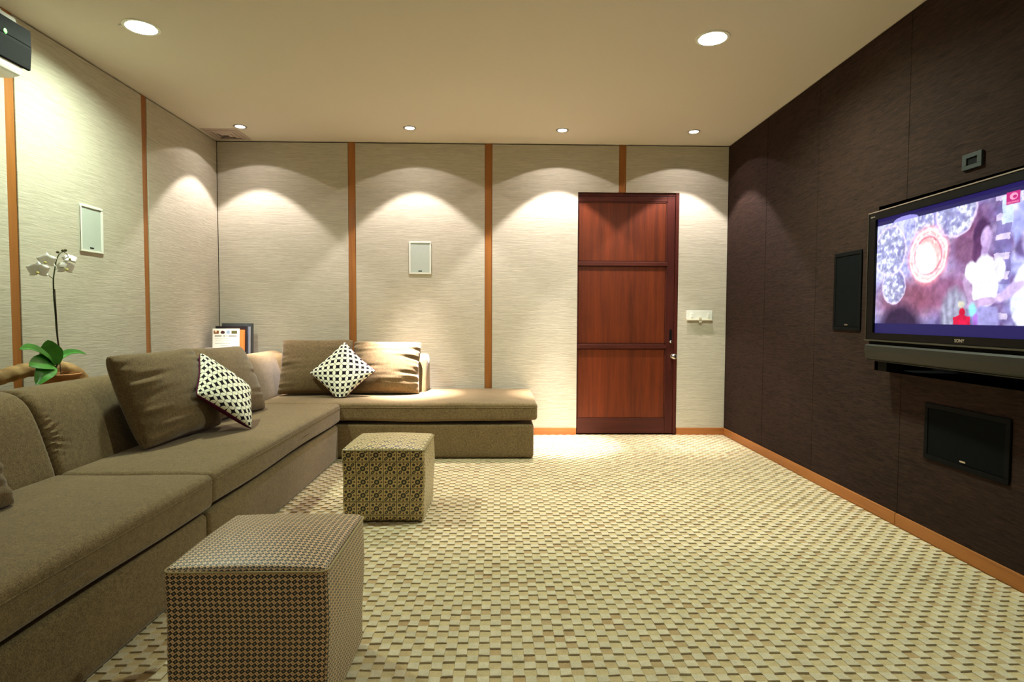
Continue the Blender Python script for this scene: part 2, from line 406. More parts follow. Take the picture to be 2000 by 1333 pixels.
# ------------------------------------------------------------------ recessed ceiling lamps with their own light
def spot_light(parent, loc, watts, col, hot, bf):
    ld = bpy.data.lights.new('spot_beam', 'SPOT'); ld.energy = watts; ld.color = col; ld.spot_size = math.radians(150); ld.spot_blend = .04
    ld.shadow_soft_size = .012; ld.use_nodes = True; nt = ld.node_tree
    em = nt.nodes['Emission']; tc = nt.nodes.new('ShaderNodeTexCoord'); sp = nt.nodes.new('ShaderNodeSeparateXYZ')
    nt.links.new(tc.outputs['Normal'], sp.inputs[0]); z = E(nt, sp.outputs[2]).abs()
    cr = nt.nodes.new('ShaderNodeFloatCurve'); cu = cr.mapping.curves[0]
    # reflector profile over cos(angle): spill cut off by the can, beam, hot centre
    pts = [(0, 0), (.462, 0), (.478, .0036*bf), (.70, .0046*bf), (.725, .0055*bf), (.765, .046*bf), (.84, .043*bf), (.90, .039*bf), (.955, .041*bf), (.978, .045*bf+.06*hot), (.990, .05*bf+.46*hot), (.996, .05*bf+.86*hot), (1, .05*bf+.94*hot)]
    cu.points[0].location = pts[0]; cu.points[1].location = pts[-1]
    for p in pts[1:-1]: cu.points.new(*p)
    for p in cu.points: p.handle_type = 'VECTOR'
    cr.mapping.update(); nt.links.new(z.k, cr.inputs['Value']); nt.links.new(cr.outputs[0], em.inputs['Strength'])
    o = bpy.data.objects.new('spot_beam', ld); C.objects.link(o); o.location = loc; o.parent = parent; o.matrix_parent_inverse = parent.matrix_world.inverted()
GLOW = Mat('halogen_bulb', .5, .1).color((.9, .9, .9, 1)).emit((1, .95, .98, 1), 9).m
GLOW2 = Mat('fluorescent_bulb', .5, .1).color((.9, .9, .9, 1)).emit((.93, 1, .86, 1), 14).m
slab = ['small halogen downlight nearest the corner with the vent', 'small halogen downlight above the brown cushions', 'small halogen downlight above the bright patch of carpet', 'small halogen downlight nearest the dark wall']+['added small halogen downlight behind the viewer, '+q for q in ('nearest the sofa wall', 'second from the sofa wall', 'second from the dark wall', 'nearest the dark wall')]
for k, (x, y, r) in enumerate(SPOTS):
    t = empty('halogen_downlight', (x, y, ZC)); tag(t, slab[k], 'ceiling lamp', 'row of small halogen downlights')
    MB().lathe([(r-.004, .0), (r-.004, -.004), (r+.009, -.003), (r+.010, .001)], 28, (x, y, ZC), cap=False).build('trim_ring', M_['silver'], t, smooth=True)
    MB().lathe([(r, 0), (r*.97, .03), (r*.8, .05), (.003, .06)], 28, (x, y, ZC), cap=False).build('reflector', M_['silver'], t, smooth=True)
    MB().lathe([(r*.92, .0008), (r*.90, -.0008), (r*.6, -.0016), (.003, -.002)], 28, (x, y, ZC+.006), cap=False).build('bulb', GLOW, t, smooth=True)
    spot_light(t, (x, y, ZC-.004), (HALOGEN_W+[REAR_W]*4)[k], HALOGEN_COL, HOT[k], BEAM[k])
clab = ['large round fluorescent downlight above the orchid and sofa', 'large round fluorescent downlight on the dark wall side', 'added large downlight behind the viewer on the sofa side', 'added large downlight behind the viewer on the television side']
for k, (x, y, r) in enumerate(CFLS):
    t = empty('fluorescent_downlight', (x, y, ZC)); tag(t, clab[k], 'ceiling lamp', 'large recessed downlights')
    MB().lathe([(r-.004, .0), (r-.004, -.005), (r+.012, -.004), (r+.014, .001)], 32, (x, y, ZC), cap=False).build('trim_ring', M_['white'], t, smooth=True)
    MB().lathe([(r, 0), (r*.98, .05), (r*.9, .09), (.004, .1)], 32, (x, y, ZC), cap=False).build('reflector', M_['white'], t, smooth=True)
    MB().lathe([(r*.80, .010), (r*.88, .004), (r*.80, -.004), (r*.4, -.008), (.004, -.009)], 32, (x, y, ZC+.034), cap=False).build('bulb', GLOW2, t, smooth=True)
    ld = bpy.data.lights.new('lamp_glow', 'AREA'); ld.shape = 'DISK'; ld.size = r*1.6; ld.energy = CFL_W[k]; ld.color = CFL_COL
    o = bpy.data.objects.new('lamp_glow', ld); C.objects.link(o); o.location = (x, y, ZC+.024); o.parent = t; o.matrix_parent_inverse = t.matrix_world.inverted()
    o.visible_camera = True
# spring clip showing beside the left lamp
x, y, r = CFLS[0]
MB().lathe([(.010, 0), (.010, -.004), (.006, -.008), (.001, -.009)], 12, (x-.098, y-.02, ZC), cap=False).build('clip', M_['white'], bpy.data.objects['fluorescent_downlight'], smooth=True)

# ceiling vent in the corner
t = empty('air_vent', (-2.31, 5.01, ZC)); tag(t, 'square ceiling air vent in the far left corner', 'air vent')
vx, vy = -2.305, 5.005
for a, z in ((.150, -.004), (.115, -.010), (.080, -.014), (.045, -.018)):
    b = MB(); i = a-.020
    o_ = [(vx-a, vy-a), (vx+a, vy-a), (vx+a, vy+a), (vx-a, vy+a)]; n_ = [(vx-i, vy-i), (vx+i, vy-i), (vx+i, vy+i), (vx-i, vy+i)]
    b.add([(p[0], p[1], ZC+z*.4-.001) for p in o_]+[(p[0], p[1], ZC+z) for p in n_]+[(p[0], p[1], ZC-.0005) for p in o_]+[(p[0], p[1], ZC+z+.003) for p in n_],
          [(k, (k+1) % 4, 4+(k+1) % 4, 4+k) for k in range(4)]+[(k+8, 8+(k+1) % 4, 12+(k+1) % 4, 12+k) for k in range(4)]+[(k, (k+1) % 4, 8+(k+1) % 4, 8+k) for k in range(4)]+[(k+4, 4+(k+1) % 4, 12+(k+1) % 4, 12+k) for k in range(4)])
    b.build('vane' if a < .15 else 'vent_frame', M_['ventpaint'], t)
box('vent_throat', M_['ventpaint'], t, vx-.13, vx+.13, vy-.13, vy+.13, ZC-.0015, ZC-.0005)

# ------------------------------------------------------------------ in-wall speakers, plates
def wall_speaker(name, label, axis, a0, a1, z0, z1, frame_m, grille_m, badge_m, cat='speaker', fwid=.014, proud=.012, group=None):
    c = (a0+a1)/2
    loc = {'B': (c, YB, z0), 'L': (XL, c, z0), 'R': (XR, c, z0)}[axis]
    t = empty(name, loc); tag(t, label, cat, group)
    def bx(b, p0, p1, q0, q1, d0, d1):
        if axis == 'B': b.box(p0, p1, YB-d1, YB-d0, q0, q1)
        if axis == 'L': b.box(XL+d0, XL+d1, p0, p1, q0, q1)
        if axis == 'R': b.box(XR-d1, XR-d0, p0, p1, q0, q1)
        return b
    b = MB(); w_ = fwid
    for q in ((a0, a1, z1-w_, z1), (a0, a1, z0, z0+w_), (a0, a0+w_, z0+w_, z1-w_), (a1-w_, a1, z0+w_, z1-w_)): bx(b, *q, 0.0002, proud)
    b.build('speaker_frame', frame_m, t, bevel=.003)
    g = bx(MB(), a0+w_, a1-w_, z0+w_, z1-w_, .0002, proud*.55).build('grille', grille_m, t, bevel=.002)
    bd = bx(MB(), c-.016, c+.016, z0+w_+.010, z0+w_+.017, proud*.55, proud*.55+.002).build('badge', badge_m, g)
    return t
wall_speaker('wall_speaker', 'white framed speaker in the far wall between teak strips', 'B', -.800, -.604, 1.444, 1.733, M_['white'], M_['spkgrille'], M_['black'], group='white in-wall speakers')
wall_speaker('wall_speaker', 'white framed speaker in the left wall above the orchid', 'L', 3.487, 3.683, 1.447, 1.728, M_['white'], M_['spkgrille'], M_['black'], group='white in-wall speakers')
wall_speaker('wall_speaker', 'tall black speaker in the dark wall left of the television', 'R', 3.232, 3.500, .994, 1.457, M_['black'], M_['grille'], M_['silver'], fwid=.022, proud=.008, group='black in-wall speakers')
wall_speaker('wall_speaker', 'wide black speaker low in the dark wall under the television', 'R', 2.246, 2.715, .398, .668, M_['black'], M_['grille'], M_['silver'], fwid=.024, proud=.008, group='black in-wall speakers')
t = empty('sensor_plate', (XR, 2.484, 1.75)); tag(t, 'small grey sensor plate on the dark wall above the television', 'wall plate')
b = MB()
for q in ((2.432, 2.536, 1.766, 1.784), (2.432, 2.536, 1.716, 1.734), (2.432, 2.456, 1.734, 1.766), (2.512, 2.536, 1.734, 1.766)): b.box(XR-.012, XR-.0005, *q)
b.build('plate', plain('grey_plate', S(52, 56, 54), .5, .2), t, bevel=.002); box('window', M_['black'], t, XR-.006, XR-.0005, 2.456, 2.512, 1.734, 1.766)

t = empty('switch_plate', (1.805, YB, 1.085)); tag(t, 'white switch plate with a bracket between door and dark wall', 'switch')
pl = box('plate', M_['white'], t, 1.687, 1.922, YB-.010, YB-.0003, 1.050, 1.131, .004)
for x in (1.735, 1.885): box('switch', M_['white'], pl, x-.010, x+.010, YB-.017, YB-.010, 1.068, 1.108, .002)
sh = box('ledge', plain('pale_ledge', S(212, 206, 180), .5, .3), t, 1.690, 1.920, YB-.030, YB-.010, 1.040, 1.052, .003)
box('bracket', plain('pale_bracket', S(200, 194, 168), .5, .3), sh, 1.795, 1.820, YB-.030, YB-.0103, 1.020, 1.072, .003)

# ------------------------------------------------------------------ television (its own plane, turned a little out of the niche)
TH = .04
T0 = Vector((1.93, 3.001, 0)); TD = Vector((-TH, -1, 0)).normalized(); TN = Vector((-1, TH, 0)).normalized()   # along, out of the screen
def tv(s, z, d=0): return tuple(T0+TD*s+TN*d+Vector((0, 0, z)))
def tvbox(b, s0, s1, z0, z1, d0, d1):
    return b.add([tv(s, z, d) for z in (z0, z1) for d in (d0, d1) for s in (s0, s1)], [(0, 2, 3, 1), (4, 5, 7, 6), (0, 1, 5, 4), (2, 6, 7, 3), (0, 4, 6, 2), (1, 3, 7, 5)])
tvr = empty('television', tv(.65, .85, -.05)); tag(tvr, 'large flat television with silver speaker bar on the dark wall', 'television')
TWD = 1.30
b = MB()
for q in ((0, TWD, 1.572, 1.608), (0, TWD, .958, .993), (0, .055, .993, 1.572), (TWD-.055, TWD, .993, 1.572)): tvbox(b, *q, -.05, 0)
b.build('bezel', M_['tvblack'], tvr, bevel=.003)
b = MB(); tvbox(b, -.002, TWD+.002, 1.608, 1.613, -.05, .003); b.build('top_edge', M_['silver'], tvr); b = MB(); tvbox(b, -.004, 0, .955, 1.612, -.05, .002); tvbox(b, TWD, TWD+.004, .955, 1.612, -.05, .002); tvbox(b, -.004, TWD+.004, .951, .958, -.05, .006)
b.build('side_edge', plain('dull_tv_edge', S(80, 78, 66), .45, .4, .6), tvr)
tvbox(MB(), .03, TWD-.03, .87, 1.60, -.14, -.05).build('back_housing', M_['black_matt'], tvr)
b = MB(); prof = [(-.05, .934), (.004, .934), (.012, .926), (.013, .900), (.006, .865), (-.006, .853), (-.05, .853)]
n_ = len(prof)
b.add([tv(s, z, d) for s in (.012, TWD-.012) for d, z in prof], [(i, (i+1) % n_, n_+(i+1) % n_, n_+i) for i in range(n_)]+[tuple(range(n_)), tuple(range(n_, 2*n_))])
b.build('speaker_bar', M_['tvsilver'], tvr, bevel=.0)
b = MB(); tvbox(b, .012, TWD-.012, .849, .853, -.045, -.002); b.build('bar_lip', M_['tvsilver'], tvr)
b = MB(); tvbox(b, .02, TWD-.02, .934, .951, -.05, -.006); b.build('gap_strip', M_['black_matt'], tvr)
for q in (.03, TWD-.10): tvbox(MB(), q, q+.07, .795, .853, -.14, -.05).build('foot_block', M_['black'], tvr)
b = MB(); tvbox(b, .50, .80, 1.1, 1.4, -.40, -.14); b.build('wall_mount', M_['black'], tvr)

def screen_cols(u, v):
    s = .055+u*1.19; z = .993+v*.579
    H, W = s.shape
    def soft(x, a, b): return np.clip((x-a)/(b-a), 0, 1)
    def blob(c, r, sharp=.15, rx=1, rz=1, rot=0):
        dx, dz = s-c[0], z-c[1]; a = dx*math.cos(rot)+dz*math.sin(rot); q = -dx*math.sin(rot)+dz*math.cos(rot)
        d = np.sqrt((a/rx)**2+(q/rz)**2)/r; return 1-soft(d, 1-sharp, 1+sharp), d
    def vnoise(f, k):
        out = np.zeros_like(s); g = np.random.RandomState(k)
        for o in range(3):
            n = int(f*2**o)+2; t = g.rand(n+2, n*2+4); X = u*2*n*.98; Y = v*n*.98
            xi, yi = X.astype(int), Y.astype(int); xf, yf = X-xi, Y-yi
            out += (t[yi, xi]*(1-xf)*(1-yf)+t[yi, xi+1]*xf*(1-yf)+t[yi+1, xi]*(1-xf)*yf+t[yi+1, xi+1]*xf*yf)*.5**o
        return out/1.75
    bz = (z > 1.537) | (z < 1.042); wv = vnoise(14, 11)-.5; wv2 = vnoise(14, 12)-.5; wv3 = vnoise(40, 13)-.5
    s = s+wv*.016+wv3*.008; z = z+wv2*.014+wv3*.007
    img = np.zeros((H, W, 3))
    def put(mask, col, k=1.0):
        m_ = (mask*k)[..., None]; img[:] = img*(1-m_)+np.array(col)*m_
    n1, n2, n3 = vnoise(6, 1), vnoise(22, 2), vnoise(45, 3)
    # hazy lilac room
    img[:] = np.array([.42, .42, .72]); put(soft(n1, .35, .7), (.62, .62, .95)); put(soft(n2, .5, .75), (.80, .80, 1.0), .7)
    put(soft(1.34-s, .9, 1.0)*soft(z, 1.15, 1.25)*soft(n3, .3, .6), (.72, .74, 1.0), .75); put(soft(1-n1, .45, .7)*soft(s, .46, .56), (.24, .12, .30), .7)
    put(blob((.66, 1.37), .12, .5, 1, 1.1)[0], (.30, .10, .20), .8)                   # dark red curtain
    put(blob((.50, 1.18), .17, .4, 1.4, .5)[0], (.42, .19, .33), .85)                  # red brown table
    put(blob((.27, 1.15), .20, .4, 1.2, .5)[0], (.38, .17, .24), .8)
    put(soft(z, 1.10, 1.03)*1.0, (.10, .05, .16), .6)
    put(blob((.25, 1.03), .14, .25, 1, .75)[0], (.08, .04, .12), .95)                 # dark round shape at the lower left
    for c, r in (((.195, 1.224), .085), ((.16, 1.40), .12), ((.59, 1.53), .115), ((.40, 1.50), .06)):   # sparkling plates
        m_, d = blob(c, r, .06); put(m_, (.45, .46, .66), .9); put(m_*soft(n3, .42, .70), (.90, .93, 1.0), .9); put(m_*soft(1-n2, .5, .75), (.30, .28, .55), .7)
        put(np.exp(-((d-1)/.05)**2), (.9, .8, 1.0), .7)
    m_, d = blob((.428, 1.35), .118, .05)                                             # glowing ornament
    put(np.exp(-np.maximum(d-.95, 0)**2/.03), (1.0, .50, .55), .75)
    put(m_, (1.0, .62, .62), 1); put(np.exp(-((d-.97)/.04)**2), (1.0, .93, .95)); put(np.exp(-((d-.82)/.03)**2), (.95, .75, .85)); put(np.exp(-((d-.72)/.03)**2), (.72, .30, .42))
    dd = np.sqrt((s-.415)**2+(z-1.335)**2); put(np.exp(-(dd/.062)**4), (1.6, 1.55, 1.5)); put(m_*soft(n3, .55, .7)*.6, (1.3, 1.2, 1.2))
    # drapery
    put(blob((.60, 1.08), .09, .2, .85, 1.3)[0], (.40, .40, .52), .95); put(blob((.60, 1.08), .085, .2, .8, 1.3)[0]*(.5+.5*np.sin(s*160+z*20)), (.62, .64, .76), .6)
    # shelves behind
    put(((s > .80) & (s < .875) & (z > 1.20) & (z < 1.50)).astype(float), (.30, .26, .50), .7)
    put(((s > .80) & (s < .87) & (np.abs((z-1.2) % .075-.03) < .012)).astype(float), (.86, .78, .95), .7)
    put(((s > .83) & (s < .88) & (z > 1.43) & (z < 1.53)).astype(float), (.72, .82, 1.0), .9)
    # standing figure: hair, face, pale shirt, arms, trousers
    put(blob((.735, 1.395), .052, .12, .85, 1.35)[0], (.16, .07, .20)); put(blob((.718, 1.33), .05, .3, .55, 1.5)[0], (.22, .10, .24), .9)
    put(blob((.757, 1.385), .036, .15, .75, 1.35)[0], (.66, .52, .78)); put(blob((.752, 1.325), .02, .2, .9, 1.6)[0], (.58, .44, .70))
    put(blob((.755, 1.215), .085, .07, .78, 1.25)[0], (.93, .93, 1.0)); put(blob((.69, 1.255), .042, .12, .8, 1.1)[0], (.95, .95, 1.05)); put(blob((.82, 1.255), .04, .12, .8, 1.2)[0], (.85, .85, 1.0))
    put(blob((.755, 1.20), .07, .4, .5, .3)[0]*soft(n3, .5, .6), (.70, .72, .92), .6)
    put(blob((.672, 1.18), .06, .2, .28, 1.2, .35)[0], (.62, .48, .68), .9); put(blob((.74, 1.130), .08, .15, 1, .22, .18)[0], (.64, .50, .72), .95)
    put(blob((.775, 1.07), .06, .15, 1, 1.2)[0]*soft(1.12-z, 0, .01), (.46, .44, .72), .95)
    # second figure at the edge
    put(blob((.95, 1.40), .085, .1, .8, 1.3)[0], (.50, .52, .84)); put(blob((.93, 1.33), .04, .3, 1, 1)[0], (.20, .12, .30), .8); put(blob((.965, 1.36), .055, .2, .8, 1.2)[0], (.62, .55, .82))
    put(blob((.985, 1.14), .12, .06, .85, 1.25)[0], (.86, .90, 1.05)); put(blob((.875, 1.17), .075, .2, 1, .3, .45)[0], (.72, .60, .86), .95)
    put(blob((1.12, 1.25), .13, .2, .8, 1.6)[0], (.38, .20, .38), .9)
    # toys
    put(blob((.645, 1.093), .018, .12)[0], (.72, .02, .12)); put(((np.abs(s-.645) < .045) & (z < 1.085-.25*np.abs(s-.645))).astype(float), (.72, .03, .14))
    put(blob((.70, 1.105), .025, .3, .8, 1.1)[0], (.35, .80, .75), .8); put(blob((.635, 1.125), .016, .3)[0], (.85, .82, .62), .7); put(blob((.718, 1.06), .022, .3, .6, 1.3)[0], (.50, .25, .70), .9)
        # letterbox bars
    img = np.clip(img*(.72+.56*vnoise(30, 21))[..., None], 0, 2)**1.5*1.25; s = .055+u*1.19; z = .993+v*.579
    bar = bz; img[bar] = (.015, .010, .098)
    hump = bar & (np.sqrt(((s-.27)/.09)**2+((z-1.535)/.022)**2) < 1) & (z > 1.3); img[hump] = (.35, .32, .85)
    return img
SCR = Mat('lit_screen', .45, .08); SCR.color((.01, .01, .012, 1)); SCR.emit(SCR.attr(), 1.0)
sc = painted('screen', 420, 204, lambda u, v: tv(.055+u*1.19, .993+v*.579, -.012), screen_cols, SCR.m, tvr)
sc['label'] = 'lit screen showing people and glowing ornaments'
MAG = Mat('pink_channel_mark', .4, .2).color((.1, 0, .03, 1)).emit((.50, .02, .20, 1), 1).m
WHT = Mat('white_channel_text', .4, .2).color((.1, .1, .1, 1)).emit((1, .85, .95, 1), 1).m
PNK = Mat('light_pink_mark', .4, .2).color((.1, .1, .1, 1)).emit((.95, .30, .55, 1), 1).m
tvbox(MB(), .846, .906, 1.495, 1.541, -.0118, -.0112).build('channel_mark', MAG, sc)
b = MB(); b.add([tv(.879+.018*math.cos(a), 1.523+.013*math.sin(a), -.0108) for a in [2*math.pi*k/24 for k in range(24)]], [tuple(range(24))]); b.build('channel_swirl', PNK, sc)
b = MB(); b.add([tv(.884+.009*math.cos(a), 1.521+.006*math.sin(a), -.0105) for a in [2*math.pi*k/20 for k in range(20)]], [tuple(range(20))]); b.build('channel_swirl', MAG, sc)
R3 = Matrix((TD, Vector((0, 0, 1)), TN)).transposed().to_4x4()
def tvtext(body, s, z, size, mat, par, d=-.0105):
    mw = R3.copy(); mw.translation = Vector(tv(s, z, d)); return text_mesh('lettering', body, size, mat, par, mw, .0002)
tvtext('travel', .912, 1.520, .030, WHT, sc); tvtext('& living', .914, 1.499, .022, WHT, sc); tvtext('DISCOVERY', .849, 1.498, .0105, PNK, sc)
LOGO = plain('bright_logo_metal', S(230, 215, 195), .25, .5, .6)
tvtext('SONY', .626, .969, .020, LOGO, tvr, .001); tvtext('BRAVIA', .018, 1.584, .010, LOGO, tvr, .001)

# ------------------------------------------------------------------ air conditioner high on the left wall
ac = empty('air_conditioner', (XL, 2.45, 2.2)); tag(ac, 'white wall air conditioner with black front panel at the ceiling', 'air conditioner')
b = MB(); prof = [(-2.472, 2.20), (-2.33, 2.195), (-2.285, 2.205), (-2.272, 2.235), (-2.285, 2.43), (-2.30, 2.475), (-2.335, 2.49), (-2.472, 2.49)]; n_ = len(prof)
b.add([(x, y, z) for y in (1.98, 2.862) for x, z in prof], [(i, (i+1) % n_, n_+(i+1) % n_, n_+i) for i in range(n_)]+[tuple(range(n_)), tuple(range(n_, 2*n_))])
b.build('casing', M_['acwhite'], ac, bevel=.006, smooth=True)
b = MB(); prof = [(-2.272, 2.242), (-2.262, 2.246), (-2.255, 2.34), (-2.258, 2.432), (-2.285, 2.432)]; n_ = len(prof)
b.add([(x, y, z) for y in (1.97, 2.895) for x, z in prof], [(i, (i+1) % n_, n_+(i+1) % n_, n_+i) for i in range(n_)]+[tuple(range(n_)), tuple(range(n_, 2*n_))])
fp = b.build('front_panel', M_['black'], ac, bevel=.002); fp['label'] = 'black front panel'
box('panel_groove', M_['black_matt'], fp, -2.2560, -2.2535, 1.975, 2.890, 2.352, 2.356)
LED = Mat('green_led', .4, .2).color((.02, .3, .02, 1)).emit((.06, 1, .02, 1), 1.3).m
b = MB(); b.add([(-2.2535, 2.745+.010*math.cos(a), 2.362+.012*math.sin(a)) for a in [2*math.pi*k/16 for k in range(16)]], [tuple(range(16))]); b.build('indicator_light', LED, fp, fix=False)
box('louvre', M_['black'], ac, -2.42, -2.345, 2.0, 2.76, 2.190, 2.197)

# ------------------------------------------------------------------ sectional sofa in three units
SEAT, BASE = .430, .284
def sweep(name, prof, axis, a0, a1, mat, parent, n=60, rnd=.035, wr=()):
    """upholstered back: a closed profile (p, z) run along an axis, ends rounded; wr = [(pos, side, amp)] gathers beside a seam"""
    P = np.array(prof, float)
    # resample smooth closed profile
    d = np.r_[0, np.cumsum(np.hypot(*np.diff(np.r_[P, P[:1]], axis=0).T))]; tt = np.linspace(0, d[-1], 181)[:-1]
    Q = np.c_[np.interp(tt, d, np.r_[P[:, 0], P[0, 0]]), np.interp(tt, d, np.r_[P[:, 1], P[0, 1]])]
    for _ in range(9): Q = (np.roll(Q, 1, 0)+2*Q+np.roll(Q, -1, 0))/4
    cen = Q.mean(0); T = np.roll(Q, -1, 0)-np.roll(Q, 1, 0); N = np.c_[T[:, 1], -T[:, 0]]; N /= np.linalg.norm(N, axis=1)[:, None]
    if ((Q-cen)*N).sum() < 0: N = -N
    pos = np.unique(np.r_[np.linspace(a0, a0+rnd, 6), np.linspace(a0+rnd, a0+.2, 30) if wr else [], np.linspace(a0+rnd, a1-rnd, n), np.linspace(a1-rnd, a1, 6)])
    vs = []; k = len(Q)
    for a in pos:
        e = min(a-a0, a1-a); ins = rnd*(1-math.sqrt(max(0, 1-(1-min(e, rnd)/rnd)**2)))
        R_ = Q-N*ins
        for (wp, side, amp) in wr:
            dd = (a-wp)*side
            if dd >= 0: R_ = R_+N*(amp*math.exp(-dd/.050)*(np.sin(Q[:, 1]*290+2.5*np.sin(Q[:, 1]*41)+dd*60)-.3)*(.55+.45*np.sin(Q[:, 1]*23+1))*(Q[:, 1] > SEAT+.01))[:, None]
        for p, z in R_: vs.append((p, a, z) if axis == 'Y' else (a, p, z))
    fs = [(i*k+j, i*k+(j+1) % k, (i+1)*k+(j+1) % k, (i+1)*k+j) for i in range(len(pos)-1) for j in range(k)]+[tuple(range(k)), tuple((len(pos)-1)*k+j for j in range(k))]
    return MB().add(vs, fs).build(name, mat, parent, smooth=True)
BACK_L = [(-1.765, .29), (-1.775, .43), (-1.835, .62), (-1.870, .700), (-1.905, .742), (-1.955, .765), (-2.03, .762), (-2.085, .745), (-2.110, .70), (-2.118, .30), (-2.118, .03), (-1.80, .03)]
BACK_C = [(4.815, .29), (4.825, .43), (4.885, .64), (4.905, .705), (4.935, .738), (4.975, .748), (5.05, .748), (5.10, .735), (5.125, .70), (5.160, .40), (5.165, .03), (4.85, .03)]
def seat(parent, x0, x1, y0, y1, crown=.012, sag=()):
    hx, hy = (x1-x0)/2, (y1-y0)/2
    def sh(p):
        u, v = p.x/hx, p.y/hy
        if p.z > .07: p.z += crown*(1-u**4)*(1-v**4)
        if p.z < .05: p.z += .005*math.sin(p.y*5+p.x*3)
        p.z += .0025*math.sin(p.x*9+p.y*6)*(1-abs(u))
        return p
    vs, fs, uv = rounded_box(2*hx, 2*hy, SEAT-BASE-.012, .026, 22, shape=sh)
    o = uv_mesh('seat_cushion', [(x+(x0+x1)/2, y+(y0+y1)/2, z+BASE+.008) for x, y, z in vs], fs, uv, M_['sofa'], parent)
    pth = []
    i = .010
    for cx, cy, a0 in ((x1-.03, y1-.03, 0), (x0+.03, y1-.03, 90), (x0+.03, y0+.03, 180), (x1-.03, y0+.03, 270)):
        for a in range(0, 91, 18): pth.append((cx+(.031)*math.cos(math.radians(a0+a)), cy+.031*math.sin(math.radians(a0+a)), SEAT-.036))
    pth.append(pth[0]); MB().tube(pth, .0028, 6, False).build('piping', M_['sofa'], o, smooth=True)
    return o
def base(parent, x0, x1, y0, y1):
    vs, fs, uv = rounded_box(x1-x0, y1-y0, BASE-.030, .022, 12)
    return uv_mesh('base', [(x+(x0+x1)/2, y+(y0+y1)/2, z+.012) for x, y, z in vs], fs, uv, M_['sofa'], parent)
FX = -1.165
sa = empty('sofa_unit', (-1.6, 1.4, 0)); tag(sa, 'olive brown sofa unit nearest the viewer on the left', 'sofa', 'units of the corner sofa')
base(sa, -1.81, FX-.016, .45, 2.350); seat(sa, -1.79, FX+.008, .44, 2.355); sweep('backrest', BACK_L, 'Y', .45, 2.355, M_['sofa'], sa, wr=[(2.355, -1, .002)])
sb = empty('sofa_unit', (-1.6, 3.3, 0)); tag(sb, 'olive brown middle sofa unit carrying the left group of cushions', 'sofa', 'units of the corner sofa')
base(sb, -1.81, FX-.016, 2.360, 4.262); seat(sb, -1.79, FX, 2.359, 4.262); sweep('backrest', BACK_L, 'Y', 2.358, 4.268, M_['sofa'], sb, wr=[(2.358, 1, .016)], n=160)
sc_ = empty('sofa_unit', (-.9, 4.7, 0)); tag(sc_, 'brown sofa unit along the far wall with an open chaise end', 'sofa', 'units of the corner sofa')
base(sc_, -1.81, .262, 4.285, 5.155); seat(sc_, -1.79, .288, 4.272, 5.165, .010)
sweep('backrest', BACK_L, 'Y', 4.275, 5.15, M_['sofa'], sc_, n=40); sweep('backrest', BACK_C, 'X', -2.0, -.612, M_['sofa'], sc_, n=60, rnd=.02)
for (x0, x1, y0, y1), p in (((-2.06, -1.20, .5, 2.30), sa), ((-2.06, -1.20, 2.39, 4.22), sb), ((-2.06, .22, 4.33, 5.11), sc_)):
    for x in (x0, x1-.05):
        for y in (y0, y1-.05): box('glide_foot', M_['black'], p, x, x+.05, y, y+.05, .0, .014)

# ------------------------------------------------------------------ cushions
def kawung():
    M = Mat('kawung_batik_cloth', .85, .2); x, y, z = M.xyz(M.coord('UV'))
    a = .0565; p = ((x+y)*(1/(a*1.0))).frac()-.5; q = ((y-x)*(1/(a*1.0))).frac()-.5
    p = p.abs(); q = q.abs()
    d1 = ((p-1)*(p-1)+q*q).sqrt(); d2 = ((q-1)*(q-1)+p*p).sqrt()
    mn = d1.min(d2); lens = mn < .735; line = (d1-d2).abs() < .055
    cen = ((p-.5).abs()*1.0).min(1.0)
    l1 = ((p-.5)*(p-.5)*6+q*q*1.2).sqrt() < .07; l2 = ((q-.5)*(q-.5)*6+p*p*1.2).sqrt() < .07
    col = M.mix(lens, S(22, 15, 22), S(236, 236, 212)); col = M.mix(line*lens*.85, col, S(96, 96, 88)); col = M.mix(l1.max(l2)*.35, col, S(170, 170, 140))
    M.color(col); n = M.noise((300, 300, 300), 1, 2); M.bump(n, .15, .001); return M.m
M_['kawung'] = kawung()
